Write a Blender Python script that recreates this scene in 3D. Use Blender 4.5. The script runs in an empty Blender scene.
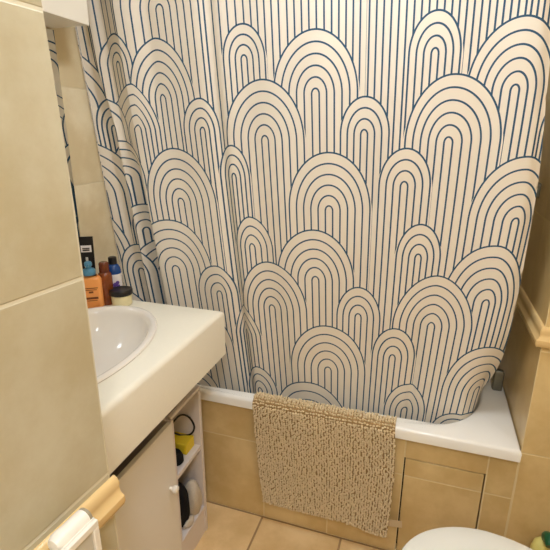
import bpy, bmesh, math, random
from mathutils import Vector, Matrix
random.seed(4)
C = bpy.context.scene.collection
PI = math.pi

LAMP = ((-.16, .86), (.20, -.40)); LAMP_E = (41.0, 70.0); LAMP_C = (.93, 1, 1.07, 1); EXPO = 0.0  # second entry is an added fill lamp, out of view, to brighten fronts

# ------------------------------------------------------------------ helpers
def srgb(r, g, b):
    f = lambda c: (c/255/12.92) if c/255 <= .04045 else ((c/255+.055)/1.055)**2.4
    return (f(r), f(g), f(b), 1)

def mat(name, col, rough=.5, spec=.5, metal=0, noise=0, nscale=8, bump=0, bscale=60, trans=0, ior=1.45, sss=0, coat=0):
    m = bpy.data.materials.new(name); m.use_nodes = True
    nt = m.node_tree; b = nt.nodes['Principled BSDF']
    b.inputs['Base Color'].default_value = col
    b.inputs['Roughness'].default_value = rough
    b.inputs['Specular IOR Level'].default_value = spec
    b.inputs['Metallic'].default_value = metal
    b.inputs['Transmission Weight'].default_value = trans
    b.inputs['IOR'].default_value = ior
    b.inputs['Coat Weight'].default_value = coat
    tc = nt.nodes.new('ShaderNodeTexCoord')
    if noise:
        n = nt.nodes.new('ShaderNodeTexNoise'); n.inputs['Scale'].default_value = nscale; n.inputs['Detail'].default_value = 4
        nt.links.new(tc.outputs['Object'], n.inputs['Vector'])
        mx = nt.nodes.new('ShaderNodeMix'); mx.data_type = 'RGBA'
        k = 1-noise; mx.inputs['A'].default_value = (col[0]*k, col[1]*k, col[2]*k, 1)
        k = 1+noise; mx.inputs['B'].default_value = (min(1, col[0]*k), min(1, col[1]*k), min(1, col[2]*k), 1)
        nt.links.new(n.outputs['Fac'], mx.inputs['Factor']); nt.links.new(mx.outputs['Result'], b.inputs['Base Color'])
    if bump:
        n2 = nt.nodes.new('ShaderNodeTexNoise'); n2.inputs['Scale'].default_value = bscale
        nt.links.new(tc.outputs['Object'], n2.inputs['Vector'])
        bp = nt.nodes.new('ShaderNodeBump'); bp.inputs['Strength'].default_value = bump; bp.inputs['Distance'].default_value = .002
        nt.links.new(n2.outputs['Fac'], bp.inputs['Height']); nt.links.new(bp.outputs['Normal'], b.inputs['Normal'])
    return m

class NT:
    def __init__(s, nt): s.nt = nt
    def n(s, t): return s.nt.nodes.new(t)
    def put(s, sock, v):
        if isinstance(v, (int, float)): sock.default_value = v
        elif isinstance(v, tuple): sock.default_value = v
        else: s.nt.links.new(v, sock)
    def m(s, op, a, b=None, c=None):
        q = s.n('ShaderNodeMath'); q.operation = op
        s.put(q.inputs[0], a)
        if b is not None: s.put(q.inputs[1], b)
        if c is not None: s.put(q.inputs[2], c)
        return q.outputs[0]
    def mix(s, f, a, b):
        q = s.n('ShaderNodeMix'); q.data_type = 'RGBA'
        s.put(q.inputs['Factor'], f); s.put(q.inputs['A'], a); s.put(q.inputs['B'], b)
        return q.outputs['Result']
    def ramp(s, v, a, b):
        q = s.n('ShaderNodeMapRange'); q.interpolation_type = 'SMOOTHSTEP'
        s.put(q.inputs['Value'], v); q.inputs['From Min'].default_value = a; q.inputs['From Max'].default_value = b
        return q.outputs['Result']

def tile_mat(name, col, grout, du, dv, u0, v0, gw=.004, rough=.3, floor=False, var=.12, blotch=.10, warm=(1.0, .93, .80)):
    """Ceramic tile: grid in world metres, mottled glaze, tile to tile tint, recessed grout."""
    m = bpy.data.materials.new(name); m.use_nodes = True
    nt = m.node_tree; N = NT(nt); b = nt.nodes['Principled BSDF']
    tc = N.n('ShaderNodeTexCoord'); sp = N.n('ShaderNodeSeparateXYZ'); nt.links.new(tc.outputs['Object'], sp.inputs[0])
    ge = N.n('ShaderNodeNewGeometry'); sn = N.n('ShaderNodeSeparateXYZ'); nt.links.new(ge.outputs['True Normal'], sn.inputs[0])
    if floor:
        u, v = sp.outputs['X'], sp.outputs['Y']
    else:
        fx = N.m('GREATER_THAN', N.m('ABSOLUTE', sn.outputs['X']), .6)
        u = N.m('ADD', N.m('MULTIPLY', fx, sp.outputs['Y']), N.m('MULTIPLY', N.m('SUBTRACT', 1, fx), sp.outputs['X']))
        v = sp.outputs['Z']
    a = N.m('DIVIDE', N.m('SUBTRACT', u, u0), du); c = N.m('DIVIDE', N.m('SUBTRACT', v, v0), dv)
    ea = N.m('MULTIPLY', N.m('PINGPONG', a, .5), du); ec = N.m('MULTIPLY', N.m('PINGPONG', c, .5), dv)
    e = N.m('MINIMUM', ea, ec)
    g = N.m('SUBTRACT', 1, N.ramp(e, gw*.35, gw*.65))
    cx = N.n('ShaderNodeCombineXYZ'); N.put(cx.inputs[0], N.m('FLOOR', a)); N.put(cx.inputs[1], N.m('FLOOR', c))
    wn = N.n('ShaderNodeTexWhiteNoise'); nt.links.new(cx.outputs[0], wn.inputs['Vector'])
    ns = N.n('ShaderNodeTexNoise'); ns.inputs['Scale'].default_value = 5; ns.inputs['Detail'].default_value = 6; ns.inputs['Roughness'].default_value = .62
    off = N.n('ShaderNodeVectorMath'); off.operation = 'ADD'
    nt.links.new(tc.outputs['Object'], off.inputs[0]); nt.links.new(wn.outputs['Color'], off.inputs[1]); nt.links.new(off.outputs[0], ns.inputs['Vector'])
    bl = N.ramp(ns.outputs['Fac'], .35, .68)
    lo = (col[0]*(1-blotch)*warm[0], col[1]*(1-blotch)*warm[1], col[2]*(1-blotch)*warm[2], 1)
    hi = (min(1, col[0]*(1+blotch)), min(1, col[1]*(1+blotch)), min(1, col[2]*(1+blotch)), 1)
    base = N.mix(bl, lo, hi)
    base = N.mix(N.m('MULTIPLY', wn.outputs['Value'], var*2), base, lo)
    N.put(b.inputs['Base Color'], N.mix(g, base, grout))
    N.put(b.inputs['Roughness'], N.m('ADD', rough, N.m('MULTIPLY', g, .5)))
    bp = N.n('ShaderNodeBump'); bp.inputs['Strength'].default_value = .5; bp.inputs['Distance'].default_value = .002
    h = N.m('ADD', N.m('MULTIPLY', g, -1), N.m('MULTIPLY', ns.outputs['Fac'], .25))
    N.put(bp.inputs['Height'], h); nt.links.new(bp.outputs['Normal'], b.inputs['Normal'])
    return m

def link(name, me, m, parent=None):
    o = bpy.data.objects.new(name, me); C.objects.link(o)
    if m is not None:
        for q in (m if isinstance(m, list) else [m]): me.materials.append(q)
    if parent is not None: o.parent = parent
    return o

def obj(name, bm, m, parent=None, smooth=False, bev=0, seg=2, loc=None):
    me = bpy.data.meshes.new(name)
    bmesh.ops.recalc_face_normals(bm, faces=bm.faces[:])
    if loc is not None: bmesh.ops.translate(bm, verts=bm.verts[:], vec=[-c for c in loc])
    bm.to_mesh(me); bm.free()
    o = link(name, me, m, parent)
    if smooth:
        for p in me.polygons: p.use_smooth = True
        if hasattr(me, 'set_sharp_from_angle'): me.set_sharp_from_angle(angle=math.radians(40))
    if bev:
        md = o.modifiers.new('bevel', 'BEVEL'); md.width = bev; md.segments = seg; md.limit_method = 'ANGLE'
        for p in me.polygons: p.use_smooth = True
        if hasattr(me, 'set_sharp_from_angle'): me.set_sharp_from_angle(angle=math.radians(60))
    if loc is not None: o.location = loc
    return o

def thing(name, label, cat, loc=(0, 0, 0), rotz=0, group=None):
    o = bpy.data.objects.new(name, None); C.objects.link(o); o.empty_display_size = .05
    o.location = loc; o.rotation_euler = (0, 0, rotz)
    o['label'] = label; o['category'] = cat
    if group: o['group'] = group
    return o
def tag(o, label, cat):
    o['label'] = label; o['category'] = cat; return o
def struct(name, bm, m, **k):
    o = obj(name, bm, m, **k); o['kind'] = 'structure'; return o

def box(bm, x0, x1, y0, y1, z0, z1):
    v = [bm.verts.new(p) for p in ((x0,y0,z0),(x1,y0,z0),(x1,y1,z0),(x0,y1,z0),(x0,y0,z1),(x1,y0,z1),(x1,y1,z1),(x0,y1,z1))]
    for f in ((3,2,1,0),(4,5,6,7),(0,1,5,4),(1,2,6,5),(2,3,7,6),(3,0,4,7)): bm.faces.new([v[i] for i in f])
    return bm
def B(*a):
    return box(bmesh.new(), *a)
def loops(bm, rings, cap0=True, cap1=True):
    rs = [[bm.verts.new(p) for p in r] for r in rings]; n = len(rs[0])
    for a, b in zip(rs, rs[1:]):
        for i in range(n): bm.faces.new((a[i], a[(i+1) % n], b[(i+1) % n], b[i]))
    if cap0: bm.faces.new(rs[0][::-1])
    if cap1: bm.faces.new(rs[-1])
    return rs
def lathe(bm, prof, n=32, c=(0, 0, 0), sx=1, sy=1, axis='Z'):
    rings = []
    for r, h in prof:
        ring = []
        for i in range(n):
            a = 2*PI*i/n; p = (r*sx*math.cos(a), r*sy*math.sin(a), h)
            if axis == 'Y': p = (p[0], p[2], p[1])
            if axis == 'X': p = (p[2], p[0], p[1])
            ring.append((p[0]+c[0], p[1]+c[1], p[2]+c[2]))
        rings.append(ring)
    loops(bm, rings); return bm
def tube(bm, pts, r, n=10):
    pts = [Vector(p) for p in pts]; rings = []
    up = Vector((.13, .31, .94))
    for i, p in enumerate(pts):
        t = (pts[min(i+1, len(pts)-1)]-pts[max(i-1, 0)]).normalized()
        s = t.cross(up)
        if s.length < .05: s = t.cross(Vector((1, 0, 0)))
        s.normalize(); w = s.cross(t)
        rr = r[i] if isinstance(r, (list, tuple)) else r
        rings.append([tuple(p+rr*(math.cos(2*PI*k/n)*s+math.sin(2*PI*k/n)*w)) for k in range(n)])
    loops(bm, rings); return bm
def spline(ctrl, per=8):
    P = [Vector(c) for c in ctrl]; P = [2*P[0]-P[1]]+P+[2*P[-1]-P[-2]]; out = []
    for i in range(1, len(P)-2):
        for k in range(per):
            t = k/per
            out.append(.5*((2*P[i])+(P[i+1]-P[i-1])*t+(2*P[i-1]-5*P[i]+4*P[i+1]-P[i+2])*t*t+(3*P[i]-P[i-1]-3*P[i+1]+P[i+2])*t**3))
    out.append(P[-2]); return out
def prism(bm, poly, h0, h1, axis='Y'):
    """poly in the plane across the axis, swept from h0 to h1"""
    def P(a, b, h): return {'Y': (a, h, b), 'X': (h, a, b), 'Z': (a, b, h)}[axis]
    loops(bm, [[P(a, b, h0) for a, b in poly], [P(a, b, h1) for a, b in poly]]); return bm
def rrect(x0, x1, y0, y1, r, n=6):
    out = []
    for cx, cy, a0 in ((x1-r, y1-r, 0), (x0+r, y1-r, 90), (x0+r, y0+r, 180), (x1-r, y0+r, 270)):
        for k in range(n+1):
            a = math.radians(a0+90*k/n); out.append((cx+r*math.cos(a), cy+r*math.sin(a)))
    return out
def sm(a, b, x):
    t = min(1, max(0, (x-a)/(b-a))); return t*t*(3-2*t)

# ------------------------------------------------------------------ materials
TILE = srgb(232, 221, 194); GROUT = srgb(226, 212, 180)
M_wall = tile_mat('beige_wall_tile', TILE, GROUT, .45, .312, 1.545, 1.336, .005)
M_panel = tile_mat('beige_bath_panel_tile', srgb(216, 193, 145), srgb(226, 208, 166), .262, .354, .009, 0, .005, var=.06)
M_side = tile_mat('beige_side_wall_tile', srgb(216, 190, 138), srgb(226, 206, 160), .42, .356, .357, .18, .005)
M_part = tile_mat('beige_partition_tile', srgb(194, 188, 166), srgb(216, 208, 184), .41, .362, .533, .205, .006)
M_floor = tile_mat('terracotta_floor_tile', srgb(230, 200, 152), srgb(164, 132, 94), .325, .33, -.52, 1.385, .008, floor=True, rough=.4)
M_trim = mat('beige_glazed_trim', srgb(226, 194, 138), .22, .5, noise=.06, nscale=9)
M_ceil = mat('ceiling_paint', srgb(240, 234, 222), .9, .2, bump=.05)
M_tub = mat('white_bath_acrylic', srgb(246, 244, 240), .16, .5, noise=.01, nscale=4)
M_counter = mat('cream_worktop', srgb(240, 234, 218), .3, .5, noise=.02, nscale=90)
M_basin = mat('white_porcelain', srgb(236, 229, 220), .08, .6, noise=.01, nscale=4, coat=.3)
M_cab = mat('white_cabinet_laminate', srgb(232, 227, 220), .4, .4, noise=.012, nscale=20)
M_inner = mat('white_cabinet_interior', srgb(222, 212, 208), .5, .3, noise=.012, nscale=20)
M_white = mat('white_plastic', srgb(240, 234, 224), .3, .5, noise=.01, nscale=10)
M_wcab = mat('white_wall_cabinet', srgb(236, 230, 218), .3, .5, noise=.01, nscale=10)
M_grey = mat('grey_plastic', srgb(150, 140, 118), .4, .5, noise=.03)
M_lgrey = mat('light_grey_panel', srgb(206, 202, 192), .35, .5, noise=.02)
M_chrome = mat('chrome', (.72, .72, .72, 1), .12, .5, 1, noise=.02)
M_dull = mat('dull_grey_metal', srgb(132, 128, 112), .35, .5, .5, noise=.05)
M_mirror = mat('mirror_glass', (.93, .94, .92, 1), .01, .5, 1, noise=.002)
M_dark = mat('black_plastic', srgb(24, 22, 24), .35, .5, noise=.1)
M_cloth_black = mat('black_cloth', srgb(22, 22, 26), .8, .2, noise=.3, nscale=40, bump=.6, bscale=90)
M_mesh = mat('grey_mesh_cloth', srgb(196, 184, 168), .8, .2, noise=.14, nscale=160, bump=.8, bscale=260)
M_yellow = mat('yellow_card', srgb(226, 200, 48), .5, .4, noise=.08, nscale=30)
M_orange = mat('orange_plastic', srgb(240, 160, 88), .35, .5, noise=.04, nscale=20)
M_bluep = mat('blue_pump_plastic', srgb(86, 142, 172), .3, .5, noise=.05)
M_amber = mat('amber_bottle', srgb(126, 62, 24), .2, .6, noise=.35, nscale=70)
M_amber2 = mat('amber_cap', srgb(104, 46, 18), .25, .6, noise=.1)
M_navy = mat('blue_bottle', srgb(24, 66, 128), .15, .6, noise=.1)
M_label = mat('white_label', srgb(232, 226, 226), .5, .4, noise=.02)
M_purple = mat('purple_print', srgb(96, 70, 148), .5, .3, noise=.2, nscale=200)
M_print = mat('dark_print', srgb(120, 70, 40), .5, .3, noise=.1)
M_cream = mat('cream_jar', srgb(228, 216, 172), .35, .5, noise=.05)
M_mat = mat('beige_chenille', srgb(228, 208, 172), .9, .15, noise=.16, nscale=60)
M_matb = mat('shaded_beige_mat_backing', srgb(168, 140, 100), .95, .1, noise=.1, nscale=80)  # darker than the pile: shade between the tufts put into the colour
M_lab = mat('pale_care_label', srgb(214, 194, 160), .7, .2, noise=.05)
M_green = mat('green_cap', srgb(20, 92, 58), .3, .5, noise=.06)
M_pale = mat('pale_yellow_bottle', srgb(226, 216, 132), .3, .5, noise=.03)
M_lid = mat('white_toilet_plastic', srgb(240, 240, 234), .18, .5, noise=.008, nscale=3)
M_gap = mat('dark_joint', srgb(50, 38, 24), .9, .1, noise=.1)

# ------------------------------------------------------------------ room shell
XL, XA, YP, YB_, XR, YF, ZC = -1.14, .357, 1.388, 2.09, .86, -.95, 2.42
struct('floor', B(XL-.1, XR+.1, YF-.1, YB_+.1, -.08, 0), M_floor)
struct('ceiling', B(XL-.1, XR+.1, YF-.1, YB_+.1, ZC, ZC+.08), M_ceil)
struct('wall_left', B(XL-.1, XL, .40, YB_+.1, 0, ZC), M_wall)
struct('wall_back', B(XL, XA, YB_, YB_+.1, 0, ZC), M_wall)
struct('wall_right', B(XA, XA+.1, YP+.0601, YB_+.1, 0, ZC), M_side)
struct('wall_back_right', B(XA, XR+.1, YP, YP+.06, 0, ZC), M_side)
struct('wall_far_right', B(XR, XR+.1, YF-.1, YP, 0, ZC), M_side)
struct('wall_front', B(XL-.1, XR, YF-.1, YF, 0, ZC), M_wall)
# partition block in front of the washstand: its face is turned about four degrees
PX, PY, PT = -.490, .533, math.tan(math.radians(4.4))
pface = lambda y: PX+(y-PY)*PT
bm = bmesh.new()
loops(bm, [[(XL-.1, YF, z), (pface(YF), YF, z), (PX, PY+d, z), (XL-.1, PY+d, z)] for z, d in ((0, 0), (1.40, 0), (1.52, -.004), (1.66, -.010), (ZC, -.03))])
struct('wall_partition', bm, M_part)

# tiled front of the bath with the opening of the inspection hatch
HX0, HX1, HZ0, HZ1 = .009, .269, .012, .428
bm = bmesh.new()
box(bm, XL, HX0, YP, YP+.03, 0, .512); box(bm, HX1, XA, YP, YP+.03, 0, .512); box(bm, HX0, HX1, YP, YP+.03, HZ1, .512)
box(bm, HX0, HX1, YP, YP+.03, 0, HZ0)
struct('wall_tub_front', bm, M_panel)
bm = B(HX0-.01, HX1+.01, YP+.031, YP+.034, HZ0-.005, HZ1+.01)
struct('trim_3', bm, M_gap)
g = .0045
tag(obj('access_panel', B(HX0+g, HX1-g, YP-.001, YP+.0305, HZ0+g, HZ1-g), M_panel, bev=.0012, seg=1),
    'square tiled inspection hatch with dark gap around it in the bath front', 'panel')

bm = B(XA-.003, XA+.004, YP-.0012, YP+.01, .0, .512)
struct('trim_4', bm, mat('corner_grout', srgb(226, 208, 166), .8, .2, noise=.05))

# chair rails of glazed trim tile
RP = [(0, -.026), (.010, -.026), (.018, -.021), (.022, -.011), (.021, -.001), (.013, .006), (.011, .016), (.013, .024), (.009, .033), (.004, .037), (0, .037)]
def rail(bm, pts, z, side=1):
    """moulding swept along a plan path with mitred corners; pts are wall points, side picks the room side"""
    P = [Vector((p[0], p[1])) for p in pts]; rings = []
    for i, p in enumerate(P):
        ns = []
        for a, b in ((i-1, i), (i, i+1)):
            if 0 <= a and b < len(P):
                d = (P[b]-P[a]).normalized(); ns.append(Vector((d.y, -d.x))*side)
        n = ns[0] if len(ns) == 1 else (ns[0]+ns[1])/(1+ns[0].dot(ns[1]))
        rings.append([(p.x+n.x*o, p.y+n.y*o, z+h) for o, h in RP])
    loops(bm, rings)
bm = bmesh.new(); rail(bm, [(pface(YF), YF), (PX+.0006, PY+.008)], .879)
struct('trim_1', bm, M_trim, smooth=True)
bm = bmesh.new(); rail(bm, [(XR, YP), (XA, YP), (XA, YB_)], .934, -1)
struct('trim_2', bm, M_trim, smooth=True)

# ------------------------------------------------------------------ bathtub
def opening(z, inset, n=96):
    """rounded opening; its near corner at the tap end is a long sweep"""
    x0, x1, y1 = -1.07+inset, .266-inset*.9, 2.02-inset
    yf = lambda x: 1.4335+.032*x+inset
    pts = []
    def arc(cx, cy, rx, ry, a0, a1, k):
        for i in range(k):
            a = math.radians(a0+(a1-a0)*i/k); pts.append((cx+rx*math.cos(a), cy+ry*math.sin(a), z))
    r = .12
    arc(x1-r, y1-r, r, r, 0, 90, 24); arc(x0+r, y1-r, r, r, 90, 180, 24)
    arc(x0+.10, yf(x0)+.10, .10, .10, 180, 270, 24)
    xs = .075; arc(xs, yf(xs)+.29, x1-xs, .29, 270, 360, 24)
    return pts
def tubout(z, o=0):
    x0, x1, y0, y1 = XL+.001+o, XA-.002-o, 1.364+o, YB_-.001-o
    q = opening(0, 0); pts = []
    per = [((x1, y0+.3), (x1, y1)), ((x1, y1), (x0, y1)), ((x0, y1), (x0, y0)), ((x0, y0), (x1, y0))]
    # 24 points per side, running the same way round as the opening
    def seg(a, b, k):
        for i in range(k): pts.append((a[0]+(b[0]-a[0])*i/k, a[1]+(b[1]-a[1])*i/k, z))
    ym = (y0+y1)/2; xm = -.3
    seg((x1, ym+.15), (x1, y1), 12); seg((x1, y1), (xm, y1), 12)
    seg((xm, y1), (x0, y1), 12); seg((x0, y1), (x0, ym), 12)
    seg((x0, ym), (x0, y0), 12); seg((x0, y0), (xm, y0), 12)
    seg((xm, y0), (x1, y0), 14); seg((x1, y0), (x1, ym+.15), 10)
    return pts
bm = bmesh.new()
Z = .557
rings = [tubout(Z-.042, .001), tubout(Z-.012, 0), tubout(Z-.004, .003), tubout(Z, .010),
         opening(Z, -.010), opening(Z-.002, -.004), opening(Z-.010, .001), opening(Z-.10, .014), opening(Z-.30, .035), opening(Z-.38, .06), opening(Z-.40, .11)]
loops(bm, rings, cap0=False, cap1=True)
tag(obj('bathtub', bm, M_tub, smooth=True), 'white bathtub set behind beige tiles along the far wall', 'bathtub')

# ------------------------------------------------------------------ shower curtain
CO= [-0.0081, -0.08259, -0.01222, 0.02183, 0.02952, 0.10673, 0.01639, -0.04102]
ARCH=[ (-0.5247, 1.8983, 0.1335, 0.1151, 0.134, 6, 2),
(-0.2921, 1.8781, 0.1147, 0.1039, 0.1284, 6, 2),
(-0.0795, 1.8597, 0.1036, 0.0986, 0.1232, 6, 2),
(0.1129, 1.843, 0.0939, 0.0853, 0.1183, 6, 2),
(-1.0511, 1.9442, 0.1102, 0.1477, 0.148, 6, 2),
(0.2679, 1.8295, 0.0738, 0.0787, 0.1144, 6, 2),
(-0.803, 1.8588, 0.1455, 0.1312, 0.1738, 6, 2),
(-0.0137, 1.7015, 0.0643, 0.0613, 0.0989, 4, 2),
(0.1834, 1.607, 0.1138, 0.1003, 0.1662, 6, 2),
(-0.5447, 1.7128, 0.0627, 0.0676, 0.0937, 4, 2),
(-0.3289, 1.6133, 0.1253, 0.1177, 0.1643, 6, 2),
(-0.9719, 1.7131, 0.0784, 0.058, 0.0911, 4, 2),
(-0.8348, 1.609, 0.0996, 0.1171, 0.1775, 6, 1.85),
(-1.2014, 1.5841, 0.1788, 0.1508, 0.1981, 6, 2),
(0.0384, 1.479, 0.1129, 0.1286, 0.1731, 6, 2),
(-0.4925, 1.4822, 0.1263, 0.1255, 0.1753, 6, 2),
(-0.9279, 1.5162, 0.1465, 0.0684, 0.1413, 5, 1.5),
(-0.19, 1.5001, 0.0675, 0.071, 0.1035, 4, 2),
(-1.0744, 1.5172, 0.043, 0.0905, 0.1024, 4, 2),
(-0.7003, 1.5094, 0.0695, 0.0536, 0.1007, 4, 2),
(0.2935, 1.5001, 0.0371, 0.0357, 0.0792, 4, 2),
(-1.0304, 1.3518, 0.0696, 0.0934, 0.1283, 5, 2),
(-1.1691, 1.2847, 0.1415, 0.1385, 0.1916, 6, 2),
(-0.6077, 1.3645, 0.0515, 0.052, 0.1031, 4, 2),
(-0.0688, 1.354, 0.0715, 0.0717, 0.1094, 4, 2),
(-0.8232, 1.2702, 0.1141, 0.1396, 0.1862, 6, 2),
(-0.2915, 1.27, 0.1301, 0.127, 0.1795, 6, 2),
(0.2393, 1.2614, 0.1225, 0.0831, 0.1838, 6, 2),
(-0.8835, 1.0131, 0.1464, 0.1482, 0.194, 6, 2),
(-1.0081, 1.1493, 0.067, 0.0551, 0.104, 4, 2),
(-1.2045, 1.0389, 0.134, 0.1106, 0.2007, 6, 2),
(-0.5678, 1.1229, 0.0574, 0.0761, 0.1108, 4, 1.8),
(-0.0099, 1.1317, 0.066, 0.0643, 0.1107, 4, 2),
(-0.3403, 1.0226, 0.137, 0.1307, 0.1808, 6, 2),
(-0.966, 0.9698, 0.1028, 0.013, 0.1448, 5, 2),
(-1.0786, 0.9709, 0.0581, 0.0763, 0.1169, 4, 2),
(0.208, 1.0014, 0.1305, 0.0891, 0.1911, 6, 2),
(-0.5126, 0.8905, 0.1139, 0.1371, 0.1835, 6, 2),
(-0.7162, 0.9264, 0.0897, 0.0645, 0.1158, 4, 2),
(0.0573, 0.8992, 0.1252, 0.1251, 0.1819, 6, 1.8),
(-1.212, 0.7596, 0.1552, 0.1355, 0.1708, 6, 2),
(-0.1896, 0.8976, 0.0742, 0.077, 0.1148, 4, 2),
(-0.6302, 0.7694, 0.0408, 0.0615, 0.1206, 4, 1.4),
(-0.8038, 0.693, 0.0964, 0.113, 0.1537, 4, 2),
(-0.2976, 0.6624, 0.1482, 0.1438, 0.1898, 6, 2),
(-0.0586, 0.7588, 0.0718, 0.0762, 0.1198, 4, 2),
(0.3769, 0.8244, 0.0393, 0.0373, 0.1039, 4, 2),
(0.2546, 0.6559, 0.1247, 0.097, 0.1973, 6, 2),
(-0.9114, 0.4089, 0.1752, 0.1273, 0.178, 5, 2),
(-0.5965, 0.5147, 0.0558, 0.0749, 0.1151, 4, 1.8),
(-0.3824, 0.3797, 0.1551, 0.1763, 0.2188, 6, 2),
(0.0092, 0.5382, 0.0765, 0.0755, 0.1188, 4, 2),
(0.2105, 0.493, 0.09, 0.0859, 0.0783, 4, 2) ]
YBASE = lambda z: 1.447-.117*(z-.936)
def Uof(X, z):
    w = z-1.2
    return X+w*(CO[0]+CO[1]*X+CO[2]*X*X+CO[3]*X**3+w*(CO[4]+CO[5]*X+CO[6]*X*X+CO[7]*X**3))
def Xof(u, z):
    X = u
    for _ in range(40): X = X+(u-Uof(X, z))*.8
    return X
def fold(u, z):
    lo = 1-sm(1.28, 1.50, z)
    w1 = .023+.047*(1-lo); top = .018+.032*lo; u1 = -.945-w1; e1 = -1.035-.024*sm(1.5, 1.72, z)
    if u > -.945: d = -.018*(1-sm(-.945, -.80, u))
    elif u > u1: d = -.018+(top+.018)*(1-(sm(u1, -.945, u)*lo+(u-u1)/w1*(1-lo)))
    elif u > e1: d = top*sm(e1, u1, u)
    elif u > e1-.023: d = .045*(1-sm(e1-.023, e1, u))*(1-.6*sm(1.6, 1.75, z))
    else: d = .045*sm(-1.135, e1-.023, u)*(1-.6*sm(1.6, 1.75, z))
    g = lambda c, s: math.exp(-((u-c)/s)**2)
    d += .018*g(-1.0, .03)*lo
    d += .026*g(-.645, .022)*(.5+.5*(1-sm(.8, 1.8, z)))
    d += .010*g(-.86, .03)*sm(1.4, 1.7, z)
    d += .012*g(.025, .014)*(1-sm(.8, 1.0, z))
    d += .004*math.sin(u*21)+.003*math.sin(u*37+z*2)*sm(-.8, -.5, u)
    return d
def tuck(X, z):
    """the lower right corner is pushed back along the rounded end of the bath opening"""
    x = min(max(X, .075), .252)
    need = 1.7259-.29*math.sqrt(1-((x-.075)/.191)**2)+.004-(YBASE(.55)-.004)
    return max(0, need)*(1-sm(.56, .95, z))**1.5
RE = [(2.1, .232), (1.65, .254), (1.584, .258), (1.463, .270), (1.369, .277), (1.186, .285), (.973, .296), (.869, .300), (.775, .305), (.70, .303), (.64, .300)]
def redge(z):
    for (z0, a), (z1, b) in zip(RE, RE[1:]):
        if z >= z1: return b+(a-b)*(z-z1)/(z0-z1)
    return RE[-1][1]
HEM = [(-2, .47), (.19, .47), (.235, .48), (.265, .54), (.285, .60), (.305, .68), (.5, .78)]
def hem(u):
    for (a, z0), (b, z1) in zip(HEM, HEM[1:]):
        if u <= b: return z0+(z1-z0)*(u-a)/(b-a)
    return .8
us = []
u = -1.20
while u < .33:
    us.append(u); u += .0022 if u < -.9 else .006
ZT = 2.03
NV = 110
bm = bmesh.new(); uvl = bm.loops.layers.uv.new('print')
grid = []
for u in us:
    zb = hem(u); col = []
    for j in range(NV+1):
        z = zb+(ZT-zb)*j/NV
        uu = min(u, redge(z)+.0)                       # straight cut at the right selvedge
        X = Xof(uu, z); y = YBASE(z)+fold(uu, z)+tuck(X, z)
        if X < XL+.004: X = XL+.004+(X-XL-.004)*.0
        roll = sm(-.03, 0, uu-redge(z))*.010
        v = bm.verts.new((X, y+roll, z)); col.append((v, uu, z))
    grid.append(col)
for a, b in zip(grid, grid[1:]):
    for j in range(NV):
        q = [a[j], b[j], b[j+1], a[j+1]]
        if (q[0][0].co-q[1][0].co).length < 1e-4 and (q[2][0].co-q[3][0].co).length < 1e-4: continue
        f = bm.faces.new([p[0] for p in q]); f.smooth = True
        for l, p in zip(f.loops, q): l[uvl].uv = (p[1], p[2])
bmesh.ops.delete(bm, geom=[v for v in bm.verts if not v.link_faces], context='VERTS')
me = bpy.data.meshes.new('shower_curtain'); bm.to_mesh(me); bm.free()

def arch_group(p=2):
    gt = bpy.data.node_groups.new('arch', 'ShaderNodeTree'); N = NT(gt)
    I = gt.interface
    for nm in ('Prev', 'u', 'v', 'cx', 'cz', 'RL', 'RR', 'RZ', 'n', 'w'): I.new_socket(nm, in_out='INPUT', socket_type='NodeSocketFloat')
    I.new_socket('Out', in_out='OUTPUT', socket_type='NodeSocketFloat')
    i = N.n('NodeGroupInput').outputs; o = N.n('NodeGroupOutput')
    dx = N.m('SUBTRACT', i['u'], i['cx'])
    neg = N.m('LESS_THAN', dx, 0)
    R = N.m('ADD', N.m('MULTIPLY', neg, i['RL']), N.m('MULTIPLY', N.m('SUBTRACT', 1, neg), i['RR']))
    a = N.m('DIVIDE', dx, R); b = N.m('DIVIDE', N.m('MAXIMUM', N.m('SUBTRACT', i['v'], i['cz']), 0), i['RZ'])
    r = N.m('SQRT', N.m('ADD', N.m('ADD', N.m('MULTIPLY', a, a), N.m('MULTIPLY', b, b)), 1e-6))
    if p < 2: r = N.m('ADD', N.m('POWER', N.m('ADD', N.m('POWER', N.m('ABSOLUTE', a), p), N.m('POWER', N.m('ABSOLUTE', b), p)), 1/p), 1e-4)
    ga = N.m('DIVIDE', a, R); gb = N.m('DIVIDE', b, i['RZ'])
    gr = N.m('DIVIDE', N.m('SQRT', N.m('ADD', N.m('ADD', N.m('MULTIPLY', ga, ga), N.m('MULTIPLY', gb, gb)), 1e-6)), r)
    k = N.m('SUBTRACT', i['n'], .5)
    q = N.m('ADD', N.m('MULTIPLY', r, k), .5)          # whole numbers are the printed lines
    d = N.m('DIVIDE', N.m('PINGPONG', q, .5), N.m('MULTIPLY', k, N.m('MAXIMUM', gr, .2)))
    line = N.m('MULTIPLY', N.m('LESS_THAN', d, i['w']), N.m('GREATER_THAN', q, .55))
    mg = N.m('ADD', i['w'], N.m('MULTIPLY', N.m('MAXIMUM', N.m('SUBTRACT', 1, N.m('MULTIPLY', b, 2.2)), 0), .0042))
    ins = N.m('LESS_THAN', N.m('DIVIDE', N.m('SUBTRACT', r, 1), gr), mg)
    out = N.m('ADD', N.m('MULTIPLY', ins, line), N.m('MULTIPLY', N.m('SUBTRACT', 1, ins), i['Prev']))
    N.put(o.inputs[0], out)
    return gt
M_curt = bpy.data.materials.new('printed_curtain'); M_curt.use_nodes = True
nt = M_curt.node_tree; N = NT(nt); bs = nt.nodes['Principled BSDF']
uvn = N.n('ShaderNodeUVMap'); uvn.uv_map = 'print'; sp = N.n('ShaderNodeSeparateXYZ'); nt.links.new(uvn.outputs[0], sp.inputs[0])
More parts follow.
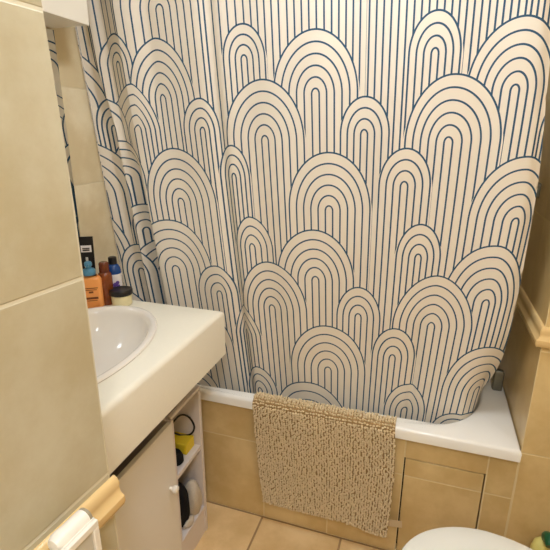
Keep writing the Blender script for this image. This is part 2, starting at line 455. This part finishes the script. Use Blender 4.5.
AG = {}; prev = 0.0
for (cx, cz, rl, rr, rz, n, p) in ARCH:
    gnode = N.n('ShaderNodeGroup'); 
    if p not in AG: AG[p] = arch_group(p)
    gnode.node_tree = AG[p]
    for nm, v in (('Prev', prev), ('u', sp.outputs['X']), ('v', sp.outputs['Y']), ('cx', cx), ('cz', cz), ('RL', rl), ('RR', rr), ('RZ', rz), ('n', float(n)), ('w', .0024)):
        N.put(gnode.inputs[nm], v)
    prev = gnode.outputs[0]
tc = N.n('ShaderNodeTexCoord'); nz = N.n('ShaderNodeTexNoise'); nz.inputs['Scale'].default_value = 7; nz.inputs['Detail'].default_value = 3
nt.links.new(tc.outputs['Object'], nz.inputs['Vector'])
cloth = N.mix(nz.outputs['Fac'], srgb(226, 216, 202), srgb(236, 228, 216))
N.put(bs.inputs['Base Color'], N.mix(prev, cloth, srgb(42, 80, 110)))
bs.inputs['Roughness'].default_value = .62; bs.inputs['Specular IOR Level'].default_value = .3
bp = N.n('ShaderNodeBump'); bp.inputs['Strength'].default_value = .25; bp.inputs['Distance'].default_value = .01
nt.links.new(nz.outputs['Fac'], bp.inputs['Height']); nt.links.new(bp.outputs['Normal'], bs.inputs['Normal'])
tag(link('shower_curtain', me, M_curt), 'cream shower curtain printed with blue line arches, hanging into the bathtub', 'curtain')
# rail the curtain hangs from
t = thing('curtain_rod', 'white rail above the bathtub that carries the curtain', 'rail', (0, 1.318, 2.045))
bm = bmesh.new(); lathe(bm, [(.0125, XL+.003), (.0125, XA-.003)], 20, axis='X'); obj('pole', bm, M_white, t, smooth=True)
for x, s in ((XL, 1), (XA, -1)):
    bm = bmesh.new(); lathe(bm, [(.026, x+s*.001), (.026, x+s*.010), (.018, x+s*.016)], 20, axis='X'); obj('flange', bm, M_white, t, smooth=True)
for k in range(12):
    x = -1.06+k*.118; bm = bmesh.new()
    tube(bm, [(x, .0175*math.cos(a), .0175*math.sin(a)-.004) for a in [2*PI*i/20 for i in range(21)]], .0018, 6); obj('curtain_ring', bm, M_white, t, smooth=True)

# ------------------------------------------------------------------ washstand: worktop, basin, cabinet
CX, CYR, CT, CB = -.620, 1.300, .930, .768
BC, BA, BB = (-.925, .865), .228, .352
def ell(z, ka, kb=None, n=96):
    kb = ka if kb is None else kb
    return [(BC[0]+(BA+ka)*math.cos(2*PI*i/n), BC[1]+(BB+kb)*math.sin(2*PI*i/n), z) for i in range(n)]
def crect(z, o, n=96):
    x0, x1, y0, y1 = XL+.001, CX-o, PY+.001, CYR-o
    pts = []
    for i in range(n):
        a = 2*PI*i/n; c, s = math.cos(a), math.sin(a)
        k = min(((x1-BC[0]) if c > 0 else (BC[0]-x0))/max(abs(c), 1e-9), ((y1-BC[1]) if s > 0 else (BC[1]-y0))/max(abs(s), 1e-9))
        pts.append([BC[0]+c*k, BC[1]+s*k, z])
    for X, Y in ((x0, y0), (x1, y0), (x1, y1), (x0, y1)):   # snap to the corners
        j = min(range(n), key=lambda i: (pts[i][0]-X)**2+(pts[i][1]-Y)**2); pts[j] = [X, Y, z]
    return [tuple(p) for p in pts]
bm = bmesh.new()
R_ = .016
rr = [crect(CB, 0)]+[crect(CT-R_+R_*math.sin(a), R_*(1-math.cos(a))) for a in [0, PI/8, PI/4, 3*PI/8, PI/2]]
loops(bm, rr+[ell(CT, -.012), ell(CB+.02, -.012), ell(CB, -.012)], cap0=False, cap1=False)
vs = list(bm.verts); n = 96
bm.verts.ensure_lookup_table()
a, b = [bm.verts[i] for i in range(n)], [bm.verts[len(bm.verts)-n+i] for i in range(n)]
for i in range(n): bm.faces.new((a[i], a[(i+1) % n], b[(i+1) % n], b[i]))
tag(obj('washbasin_counter', bm, M_counter, smooth=True), 'thick cream worktop with rounded front edge holding the oval basin', 'worktop')

t = thing('washbasin', 'white oval washbasin with raised rim set in the cream worktop', 'basin', (BC[0], BC[1], .79))
bm = bmesh.new()
prof = [(-.016, .915), (-.001, CT+.0012), (.001, CT+.004), (-.002, CT+.0085), (-.009, CT+.0105), (-.018, CT+.009), (-.025, CT+.003), (-.030, CT-.010), (-.040, CT-.045), (-.060, CT-.085), (-.09, CT-.112), (-.13, CT-.126), (-.17, CT-.131), (-.200, CT-.133)]
loops(bm, [ell(z, k, k*(1.0 if k > -.05 else 1.25)) for k, z in prof], cap0=False)
obj('bowl', bm, M_basin, t, smooth=True).matrix_parent_inverse = Matrix.Translation(t.location).inverted()
bm = bmesh.new(); lathe(bm, [(.030, CT-.1325), (.030, CT-.129), (.024, CT-.128), (.010, CT-.130)], 24, (BC[0], BC[1], 0))
obj('drain', bm, M_chrome, t, smooth=True).matrix_parent_inverse = Matrix.Translation(t.location).inverted()

def child(o, t):
    o.parent = t; o.matrix_parent_inverse = t.matrix_world.inverted() if False else Matrix.Translation(t.location).inverted(); return o
VX, VY0, VY1, VT, VD = -.707, .575, 1.262, .645, 1.073
t = thing('vanity_cabinet', 'low white cabinet with one door and open shelves under the cream worktop', 'cabinet', (-.92, .92, 0))
def part(name, bm, m, **k): return child(obj(name, bm, m, **k), t)
bm = bmesh.new()
box(bm, XL+.002, VX, VY0, VY0+.016, 0, VT-.0161); box(bm, XL+.002, VX, VY1-.016, VY1, 0, VT-.0161)
box(bm, VX-.012, VX, VD-.010, VY1, VT-.012, VT)
box(bm, XL+.002, XL+.008, VY0+.0161, VY1-.0161, .12, VT-.0161)
part('body', bm, M_inner, bev=.001, seg=1)
part('divider', B(XL+.009, VX, VD-.012, VD+.004, .1255, VT-.0162), M_inner, bev=.001, seg=1)
part('shelf', B(XL+.009, VX-.002, VD+.0042, VY1-.0162, .388, .405), M_inner, bev=.001, seg=1)
part('bottom_shelf', B(XL+.009, VX-.0005, VY0+.0161, VY1-.0162, .108, .125), M_inner, bev=.001, seg=1)
part('plinth', B(VX-.02, VX-.004, VY0+.0162, VY1-.0163, .0, .1075), M_inner, bev=.001, seg=1)
d = part('door', B(VX+.0005, VX+.0165, VY0+.001, 1.043, .128, VT-.002), M_cab, bev=.002)
bm = bmesh.new(); lathe(bm, [(.006, VX+.017), (.006, VX+.024), (.012, VX+.030), (.014, VX+.036), (.012, VX+.042), (.006, VX+.045), (.001, VX+.0455)], 20, (0, 1.004, .425), axis='X')
kn = obj('knob', bm, M_white, smooth=True); kn.parent = d

# contents of the open shelves
bm = B(-.808, -.730, 1.178, 1.238, .4055, .448)
o = obj('carton', bm, M_yellow, bev=.003); tag(o, 'yellow packet lying on the upper open shelf of the white cabinet', 'packet')
bm = bmesh.new()
loops(bm, [[(-.755+rx*math.cos(a), 1.135+ry*math.sin(a), z) for a in [2*PI*i/20 for i in range(20)]] for z, rx, ry in ((.4056, .030, .024), (.412, .035, .030), (.43, .034, .030), (.446, .026, .022), (.452, .012, .010))])
tag(obj('hairbrush', bm, M_cloth_black, smooth=True), 'small black object in front of the yellow packet on the upper shelf', 'brush')
pts = spline([(-.79, 1.135, .4095), (-.80, 1.15, .44), (-.795, 1.19, .50), (-.775, 1.222, .532), (-.747, 1.235, .525), (-.727, 1.238, .487), (-.742, 1.236, .452), (-.775, 1.224, .448), (-.815, 1.20, .470), (-.86, 1.18, .45), (-.89, 1.17, .4105), (-.93, 1.16, .4100)], 8)
bm = bmesh.new(); tube(bm, pts, .0036, 8)
tag(obj('cable', bm, M_dark, smooth=True), 'black cable standing in a loop above the yellow packet in the cabinet', 'cable')

def blob(c, r, amp, seed, n=28, m=18, zmin=None, pw=1.0):
    rnd = random.Random(seed); ph = [rnd.uniform(0, 6.28) for _ in range(8)]; bm = bmesh.new(); rings = []
    for j in range(1, m):
        th = PI*j/m; ring = []
        for i in range(n):
            a = 2*PI*i/n
            k = 1+amp*(math.sin(3*a+ph[0]+2*th)+.6*math.sin(5*a+ph[1]-3*th)+.5*math.sin(9*a+ph[2]+5*th))/2
            s = math.sin(th)**pw
            z = c[2]+r[2]*math.cos(th)*(1 if math.cos(th) > 0 else 1)
            if zmin is not None: z = max(z, zmin)
            ring.append((c[0]+r[0]*s*math.cos(a)*k, c[1]+r[1]*s*math.sin(a)*k, z))
        rings.append(ring)
    loops(bm, rings[::-1]); return bm
tag(obj('mesh_bag', blob((-.734, 1.206, .190), (.034, .034, .082), .17, 3, zmin=.1255), M_mesh, smooth=True),
    'grey mesh bag leaning on the cabinet side in the lower open shelf', 'bag')
tag(obj('black_pouch', blob((-.748, 1.138, .215), (.034, .034, .100), .16, 8, zmin=.1255), M_cloth_black, smooth=True),
    'black pouch beside the grey mesh bag in the lower open shelf', 'pouch')
tag(obj('cloth', blob((-.722, 1.150, .138), (.014, .030, .016), .22, 5, zmin=.1255), M_mesh, smooth=True),
    'small crumpled grey cloth at the front of the lower open shelf', 'cloth')

# ------------------------------------------------------------------ mirror and wall cabinet
t = thing('mirror', 'frameless wall mirror under the white wall cabinet, seen edge-on', 'mirror', (XL, .9, 1.02))
child(obj('backing', B(XL+.0005, XL+.004, PY+.01, 1.2425, 1.02, 1.806), M_grey), t)
child(obj('glass', B(XL+.0042, XL+.008, PY+.01, 1.2425, 1.02, 1.806), M_mirror), t)
t = thing('wall_cabinet', 'white wall cabinet above the mirror, top left beside the curtain', 'cabinet', (XL, .9, 1.81))
child(obj('body', B(XL+.001, -1.019, PY+.01, 1.245, 1.811, 2.35), M_wcab, bev=.0015), t)
child(obj('door', B(-1.018, -1.001, PY+.01, 1.246, 1.810, 2.352), M_wcab, bev=.0015), t)

# ------------------------------------------------------------------ toiletries on the worktop
ZS = CT+.0004
def sq_bottle(t, name, m, x0, x1, y0, y1, z0, z1, r=.012, top=.012):
    bm = bmesh.new(); rings = []
    for z, k in ((z0, -.003), (z0+.004, 0), (z1-top, 0), (z1-top*.4, -top*.35), (z1, -top*1.0)):
        rings.append([(x, y, z) for x, y in rrect(x0-k, x1+k, y0-k, y1+k, r)])
    loops(bm, rings); return obj(name, bm, m, t, smooth=True)
# local coordinates: origin at base centre
def bars(t, m, rows, y, yaw=0, name='print'):
    bm = bmesh.new()
    for x0, x1, z0, z1 in rows: box(bm, x0, x1, y-.0006, y+.0004, z0, z1)
    return obj(name, bm, m, t)
t = thing('pump_bottle', 'orange bottle with pale blue pump top in front of the other toiletries', 'bottle', (-1.0645, 1.186, ZS), math.radians(34))
sq_bottle(t, 'body', M_orange, -.037, .037, -.018, .018, 0, .115, .015, .014)
bm = bmesh.new(); lathe(bm, [(.020, .1172), (.0215, .119), (.0215, .131), (.018, .137), (.010, .139), (.0085, .147)], 24); obj('collar', bm, M_bluep, t, smooth=True)
bm = bmesh.new(); lathe(bm, [(.011, .1475), (.0125, .149), (.0125, .158), (.010, .162), (.003, .163)], 20)
box(bm, -.004, .004, -.026, -.008, .150, .158); obj('pump_head', bm, M_bluep, t, smooth=True)
bars(t, M_print, [(-.022, .024, .072, .0745), (-.02, .02, .066, .068), (-.006, .008, .056, .062), (-.018, .022, .034, .041), (-.014, .018, .028, .030)], -.0182)
t = thing('spray_bottle', 'slim amber brown bottle between orange pump bottle and blue bottle', 'bottle', (-1.038, 1.230, ZS))
bm = bmesh.new(); lathe(bm, [(.022, 0), (.024, .003), (.024, .098), (.021, .112), (.0165, .1165)], 28); obj('body', bm, M_amber, t, smooth=True)
bm = bmesh.new(); lathe(bm, [(.0165, .1168), (.017, .118), (.0165, .148), (.013, .152), (.003, .153)], 24); obj('cap', bm, M_amber2, t, smooth=True)
t = thing('shampoo_bottle', 'blue bottle with black cap and white label printed with purple flowers', 'bottle', (-1.035, 1.274, ZS))
bm = bmesh.new(); lathe(bm, [(.023, 0), (.025, .003), (.025, .112), (.0235, .120), (.018, .130), (.013, .1345)], 28); obj('body', bm, M_navy, t, smooth=True)
bm = bmesh.new(); lathe(bm, [(.0145, .1348), (.015, .136), (.0145, .158), (.012, .160), (.003, .1605)], 24); obj('cap', bm, M_dark, t, smooth=True)
bm = bmesh.new(); lathe(bm, [(.0252, .020), (.0255, .0202), (.0255, .100), (.0252, .1002)], 28); lb = obj('label', bm, M_label, t, smooth=True)
bm = bmesh.new()
for a, z, r in ((.25, .064, .008), (.55, .070, .007), (.65, .056, .007), (.1, .053, .006)):
    th = math.radians(-62)+a
    bmesh.ops.create_uvsphere(bm, u_segments=10, v_segments=6, radius=r, matrix=Matrix.Translation((.0255*math.cos(th), .0255*math.sin(th), z)) @ Matrix.Rotation(th, 4, 'Z') @ Matrix.Diagonal((.12, 1, 1, 1)))
fl = obj('flower_print', bm, M_purple, smooth=True); fl.parent = lb
t = thing('cream_jar', 'low round cream jar with black lid at the front of the toiletries', 'jar', (-.9855, 1.2405, ZS))
bm = bmesh.new(); lathe(bm, [(.031, 0), (.034, .003), (.0355, .034), (.0345, .038)], 36); obj('body', bm, M_cream, t, smooth=True)
bm = bmesh.new(); lathe(bm, [(.0375, .0382), (.039, .040), (.039, .053), (.037, .056), (.033, .0565), (.031, .0550), (.001, .0550)], 36); obj('lid', bm, M_dark, t, smooth=True)
t = thing('cosmetic_tube', 'black tube with a white label standing behind the orange pump bottle', 'tube', (-1.104, 1.232, ZS), math.radians(30))
bm = bmesh.new(); rings = []
for k in range(13):
    f = k/12; z = .024+.212*f
    hx = .019+.006*f; hy = .017*(1-f)**.8+.0015
    rings.append([(hx*math.cos(a)*(1 if abs(math.cos(a)) < .99 else 1), hy*math.sin(a), z) for a in [2*PI*i/28 for i in range(28)]])
loops(bm, rings); bt = obj('body', bm, M_dark, t, smooth=True)
bm = bmesh.new(); lathe(bm, [(.018, 0), (.019, .002), (.018, .0235)], 24); obj('cap', bm, M_dark, t, smooth=True)
bm = bmesh.new()
def tube_y(z):
    f = (z-.024)/.212; return -(.017*(1-f)**.8+.0015)-.0006
for z0, z1, x0, x1, bmx in ((.183, .206, -.017, .017, None),):
    v = [bm.verts.new(p) for p in ((x0, tube_y(z0), z0), (x1, tube_y(z0), z0), (x1, tube_y(z1)-.0006, z1), (x0, tube_y(z1)-.0006, z1))]; bm.faces.new(v)
    r = bmesh.ops.extrude_face_region(bm, geom=bm.faces[:]); bmesh.ops.translate(bm, verts=[g_ for g_ in r['geom'] if isinstance(g_, bmesh.types.BMVert)], vec=(0, .003, 0))
obj('label', bm, M_label, t)
bars(t, M_dark, [(-.012, .012, .195, .198), (-.011, .011, .188, .192)], tube_y(.186)-.0012)
bars(t, M_lgrey, [(-.004, .004, .150, .166), (-.010, .010, .128, .143)], tube_y(.135)-.0004, name='emblem')

# ------------------------------------------------------------------ bath mat over the bath edge
t = thing('bath_mat', 'beige chenille bath mat hung over the front edge of the bathtub', 'mat', (-.28, 1.355, .3))
ML = [(0, -.545), (.06, -.540), (.19, -.532), (.34, -.518), (.48, -.499), (.50, -.497)]       # left edge by length down the front
MR = [(0, -.030), (.06, -.024), (.19, -.018), (.34, -.022), (.44, -.026), (.50, -.020)]
def lerp(T, s):
    for (a, x), (b, y) in zip(T, T[1:]):
        if s <= b: return x+(y-x)*max(0, (s-a))/(b-a)
    return T[-1][1]
LT, LF = .038, .450                                  # length on the rim top, length down the front
def matpos(a, s, off):
    """a 0..1 across, s length from the back edge; off stands out from the cloth"""
    if s < LT-.012:
        f = s; ax = lerp(ML, 0)+a*(lerp(MR, 0)-lerp(ML, 0)); yb = 1.4165+.032*(ax+.3)*1.0
        p = Vector((ax, 1.3775+(LT-.012-f)*1.0, .5605)); n = Vector((0, 0, 1))
    elif s < LT+.016:
        k = (s-LT+.012)/.028*PI/2; R = .0178
        s2 = 0; ax = lerp(ML, s2)+a*(lerp(MR, s2)-lerp(ML, s2))
        p = Vector((ax, 1.3775-R*math.sin(k), .5605-R+R*math.cos(k))); n = Vector((0, -math.sin(k), math.cos(k)))
    else:
        d = s-LT-.016; droop = .012*max(0, a-.7)/.3*sm(.3, .45, d); fl = d/(LF-.016)
        ax = lerp(ML, d)+a*(lerp(MR, d)-lerp(ML, d))
        wob = .003*math.sin(a*9+d*6)*sm(0, .2, d)-.004*sm(.7, 1, a)*sm(.35, .46, d)
        p = Vector((ax, 1.3597+wob, .5427-d-droop)); n = Vector((0, -1, 0))
    return p+n*off
NA, NS = 40, 60; SMAX = LT+LF
bm = bmesh.new(); G = []
for side, off in ((0, .0), (1, .004)):
    G.append([[bm.verts.new(matpos(i/NA, SMAX*j/NS, off)) for i in range(NA+1)] for j in range(NS+1)])
for g_ in (0, 1):
    for j in range(NS):
        for i in range(NA): bm.faces.new((G[g_][j][i], G[g_][j][i+1], G[g_][j+1][i+1], G[g_][j+1][i]))
for j in range(NS):
    for i in (0, NA): bm.faces.new((G[0][j][i], G[0][j+1][i], G[1][j+1][i], G[1][j][i]))
for i in range(NA):
    for j in (0, NS): bm.faces.new((G[0][j][i], G[0][j][i+1], G[1][j][i+1], G[1][j][i]))
child(obj('backing', bm, M_matb, smooth=True), t)
verts, faces = [], []
ico = bmesh.new(); bmesh.ops.create_icosphere(ico, subdivisions=1, radius=1); iv = [v.co.copy() for v in ico.verts]; ifc = [[v.index for v in f.verts] for f in ico.faces]; ico.free()
na, nsr = 54, 58
for j in range(nsr):
    for i in range(na):
        a = (i+.5+random.uniform(-.24, .24))/na; s = (j+.5+random.uniform(-.2, .2))/nsr*SMAX
        a = min(max(a, 0.002), .998); c = matpos(a, s, .0065+random.uniform(-.0015, .0025)); n = (matpos(a, s, .01)-matpos(a, s, 0)).normalized()
        k = random.uniform(.8, 1.2); rx, rs, rn = .0046*k, .0036*k, .0078*random.uniform(.85, 1.25)
        tx = Vector((1, 0, 0)); ts = n.cross(tx).normalized(); an = random.uniform(-.3, .3)
        tx, ts = tx*math.cos(an)+ts*math.sin(an), ts*math.cos(an)-tx*math.sin(an)
        n = (n+tx*random.uniform(-.3, .3)+ts*random.uniform(-.3, .3)).normalized()
        b0 = len(verts)
        for v in iv: verts.append(c+tx*v.x*rx+ts*v.y*rs+n*v.z*rn)
        for f in ifc: faces.append([b0+q for q in f])
me = bpy.data.meshes.new('pile'); me.from_pydata([tuple(v) for v in verts], [], faces); me.update()
for p in me.polygons: p.use_smooth = True
o = link('pile', me, M_mat); child(o, t); o['kind'] = 'stuff'
bm = bmesh.new()
pp = [(-.024, 1.3655, .166), (.022, 1.3670, .172), (.025, 1.3665, .143), (-.022, 1.3650, .137)]
v = [bm.verts.new(p) for p in pp]; bm.faces.new(v)
r = bmesh.ops.extrude_face_region(bm, geom=bm.faces[:]); bmesh.ops.translate(bm, verts=[q for q in r['geom'] if isinstance(q, bmesh.types.BMVert)], vec=(0, -.0008, 0))
o = child(obj('care_label', bm, M_lab), t); o['label'] = 'pale sewn-in care label'

# ------------------------------------------------------------------ toilet at the right wall, facing left
TY, TF = .955, .012
t = thing('toilet', 'white toilet with closed rounded lid at the bottom right corner', 'toilet', (.42, TY, 0))
def seat(z, o=0, n=64, xb=.47, hw=.193):
    """outline of seat and lid: round nose towards -X, straighter towards the hinge"""
    pts = []
    xn, xc = TF+o, TF+.235
    for i in range(n):
        a = 2*PI*i/n; c, s = math.cos(a), math.sin(a)
        if c < 0: x = xc+(xc-xn)*c; y = (hw-o)*s
        else:
            x = xc+(xb-o-xc)*(abs(c)**.72); y = (hw-o)*(1 if s > 0 else -1)*abs(s)**.8*(1-.16*abs(c)**.9)
        pts.append((x, TY+y, z))
    return pts
bm = bmesh.new(); loops(bm, [seat(.404, .004), seat(.408, 0), seat(.420, 0), seat(.428, .004), seat(.433, .016), seat(.436, .05), seat(.437, .11)]); child(obj('lid', bm, M_lid, smooth=True), t)
bm = bmesh.new(); loops(bm, [seat(.384, .008), seat(.387, .003), seat(.399, .003), seat(.4035, .010)]); child(obj('seat', bm, M_lid, smooth=True), t)
bm = bmesh.new()
def foot(z, kx, ky, dx): return [(.30+dx+(x-.25)*kx, TY+(y-TY)*ky, z) for x, y, _ in seat(0, .01)]
loops(bm, [foot(0, .62, .56, .10), foot(.03, .60, .53, .10), foot(.16, .62, .55, .09), foot(.25, .76, .72, .04), foot(.33, .92, .93, -.02), foot(.375, .97, .97, -.045), foot(.3835, .96, .96, -.045)])
child(obj('bowl', bm, M_basin, smooth=True), t)
bm = bmesh.new(); box(bm, .655, .855, TY-.185, TY+.185, .385, .745); child(obj('tank', bm, M_basin, bev=.02, seg=4), t)
bm = bmesh.new(); box(bm, .645, .857, TY-.19, TY+.19, .7455, .775); child(obj('tank_lid', bm, M_basin, bev=.01, seg=3), t)
bm = bmesh.new(); box(bm, .46, .70, TY-.10, TY+.10, .33, .3845); child(obj('bridge', bm, M_basin, bev=.02, seg=3), t)
bm = bmesh.new(); lathe(bm, [(.022, .7752), (.022, .779), (.019, .7805)], 24, (.75, TY, 0)); child(obj('flush_button', bm, M_chrome, smooth=True), t)
for s in (-1, 1):
    bm = bmesh.new(); lathe(bm, [(.012, TY+s*.07-.02), (.012, TY+s*.07+.02)], 16, (.482, 0, .4), axis='Y'); child(obj('hinge', bm, M_chrome, smooth=True), t)

t = thing('toilet_cleaner_bottle', 'pale yellow bottle with dark green cap on the floor behind the toilet', 'bottle', (.461, 1.335, 0))
bm = bmesh.new(); lathe(bm, [(.038, 0), (.041, .004), (.041, .11), (.036, .17), (.040, .232), (.034, .258), (.020, .272), (.014, .276)], 32, sx=1, sy=.72); obj('body', bm, M_pale, t, smooth=True)
bm = bmesh.new()
pts = spline([(0, 0, .2764), (.0, -.004, .287), (.002, -.018, .295), (.002, -.030, .294), (.002, -.042, .288)], 6)
tube(bm, pts, [.016+.003*math.sin(PI*i/(len(pts)-1)) for i in range(len(pts))], 20); obj('cap', bm, M_green, t, smooth=True)

# ------------------------------------------------------------------ small things by the right wall
bm = bmesh.new(); loops(bm, [[(x, y, z) for x, y in rrect(.306-k, .341+k, 1.722-k, 1.752+k, .006)] for z, k in ((Z+.0005, -.002), (Z+.003, 0), (Z+.075, 0), (Z+.082, -.004), (Z+.084, -.010))])
tag(obj('soap_bottle', bm, M_dull, smooth=True), 'small grey-green block on the bathtub corner, half behind the curtain edge', 'bottle')
bm = bmesh.new(); loops(bm, [[(x, y, z) for y, z in rrect(1.735, 1.785, 1.297, 1.345, .008)] for x in (XA-.0005, XA-.010, XA-.014)])
tag(obj('wall_bracket', bm, M_dull, smooth=True), 'small grey metal bracket on the right wall beside the curtain edge', 'bracket')

# ------------------------------------------------------------------ white unit on the partition, bottom left
ua = math.radians(4.4)
t = thing('wall_unit', 'white wall-mounted unit with rounded top under the left trim rail', 'appliance', (PX, PY, .9), -ua)
# local x stands out from the wall face, local y runs along it (0 at the partition end), z from .9
bm = bmesh.new(); lathe(bm, [(.004, -.158), (.011, -.1555), (.0150, -.148), (.0155, -.140), (.0145, -.130), (.0145, -.0982)], 28, (.0395, 0, .034), axis='Y'); obj('roller_cover', bm, M_white, t, smooth=True)
bm = bmesh.new(); lathe(bm, [(.0140, -.098), (.0140, -.093)], 28, (.0395, 0, .034), axis='Y'); obj('end_ring', bm, M_grey, t, smooth=True)
bm = bmesh.new(); box(bm, .001, .0565, -.32, -.093, -.42, -.057); box(bm, .0240, .0565, -.32, -.093, -.0572, .010); box(bm, .0540, .0565, -.32, -.093, .010, .036)
obj('housing', bm, M_white, t)
bm = bmesh.new(); box(bm, .0567, .0640, -.32, -.093, .024, .036); box(bm, .0567, .0640, -.104, -.093, -.42, .0238); obj('frame', bm, M_white, t, bev=.0015)
bm = bmesh.new(); box(bm, .0567, .0595, -.32, -.1042, -.42, .0236); obj('front_panel', bm, M_lgrey, t)

# ------------------------------------------------------------------ light
for (lx, ly), en, lab in zip(LAMP, LAMP_E, ('round white ceiling lamp above the washbasin', 'unseen round white fill lamp added on the ceiling behind the camera')):
    t = thing('ceiling_lamp', lab, 'lamp', (lx, ly, ZC-.001))
    bm = bmesh.new(); lathe(bm, [(.165, 0), (.17, -.004), (.17, -.018), (.155, -.022)], 40); obj('base', bm, M_white, t, smooth=True)
    M_lamp = bpy.data.materials.new('lamp_glass'); M_lamp.use_nodes = True
    b = M_lamp.node_tree.nodes['Principled BSDF']; b.inputs['Base Color'].default_value = (.9, .88, .82, 1)
    b.inputs['Emission Color'].default_value = LAMP_C; b.inputs['Emission Strength'].default_value = en
    bm = bmesh.new(); lathe(bm, [(.154, -.0222), (.15, -.040), (.12, -.056), (.07, -.066), (.02, -.069)], 40); obj('lamp_shade', bm, M_lamp, t, smooth=True)

w = bpy.data.worlds.new('world'); bpy.context.scene.world = w; w.use_nodes = True
w.node_tree.nodes['Background'].inputs[0].default_value = (1, .9, .75, 1); w.node_tree.nodes['Background'].inputs[1].default_value = .1

# ------------------------------------------------------------------ camera
cd = bpy.data.cameras.new('camera'); cam = bpy.data.objects.new('camera', cd); C.objects.link(cam)
cam.location = (0, 0, 1.5); cam.rotation_euler = (math.radians(90-17.24), 0, math.radians(18.6))
cd.sensor_width = 36; cd.lens = 451/550*36; cd.clip_start = .02
sc = bpy.context.scene; sc.camera = cam
sc.view_settings.view_transform = 'Standard'; sc.view_settings.look = 'None'; sc.view_settings.gamma = 1; sc.view_settings.exposure = EXPO
sc.cycles.max_bounces = 8; sc.cycles.diffuse_bounces = 5
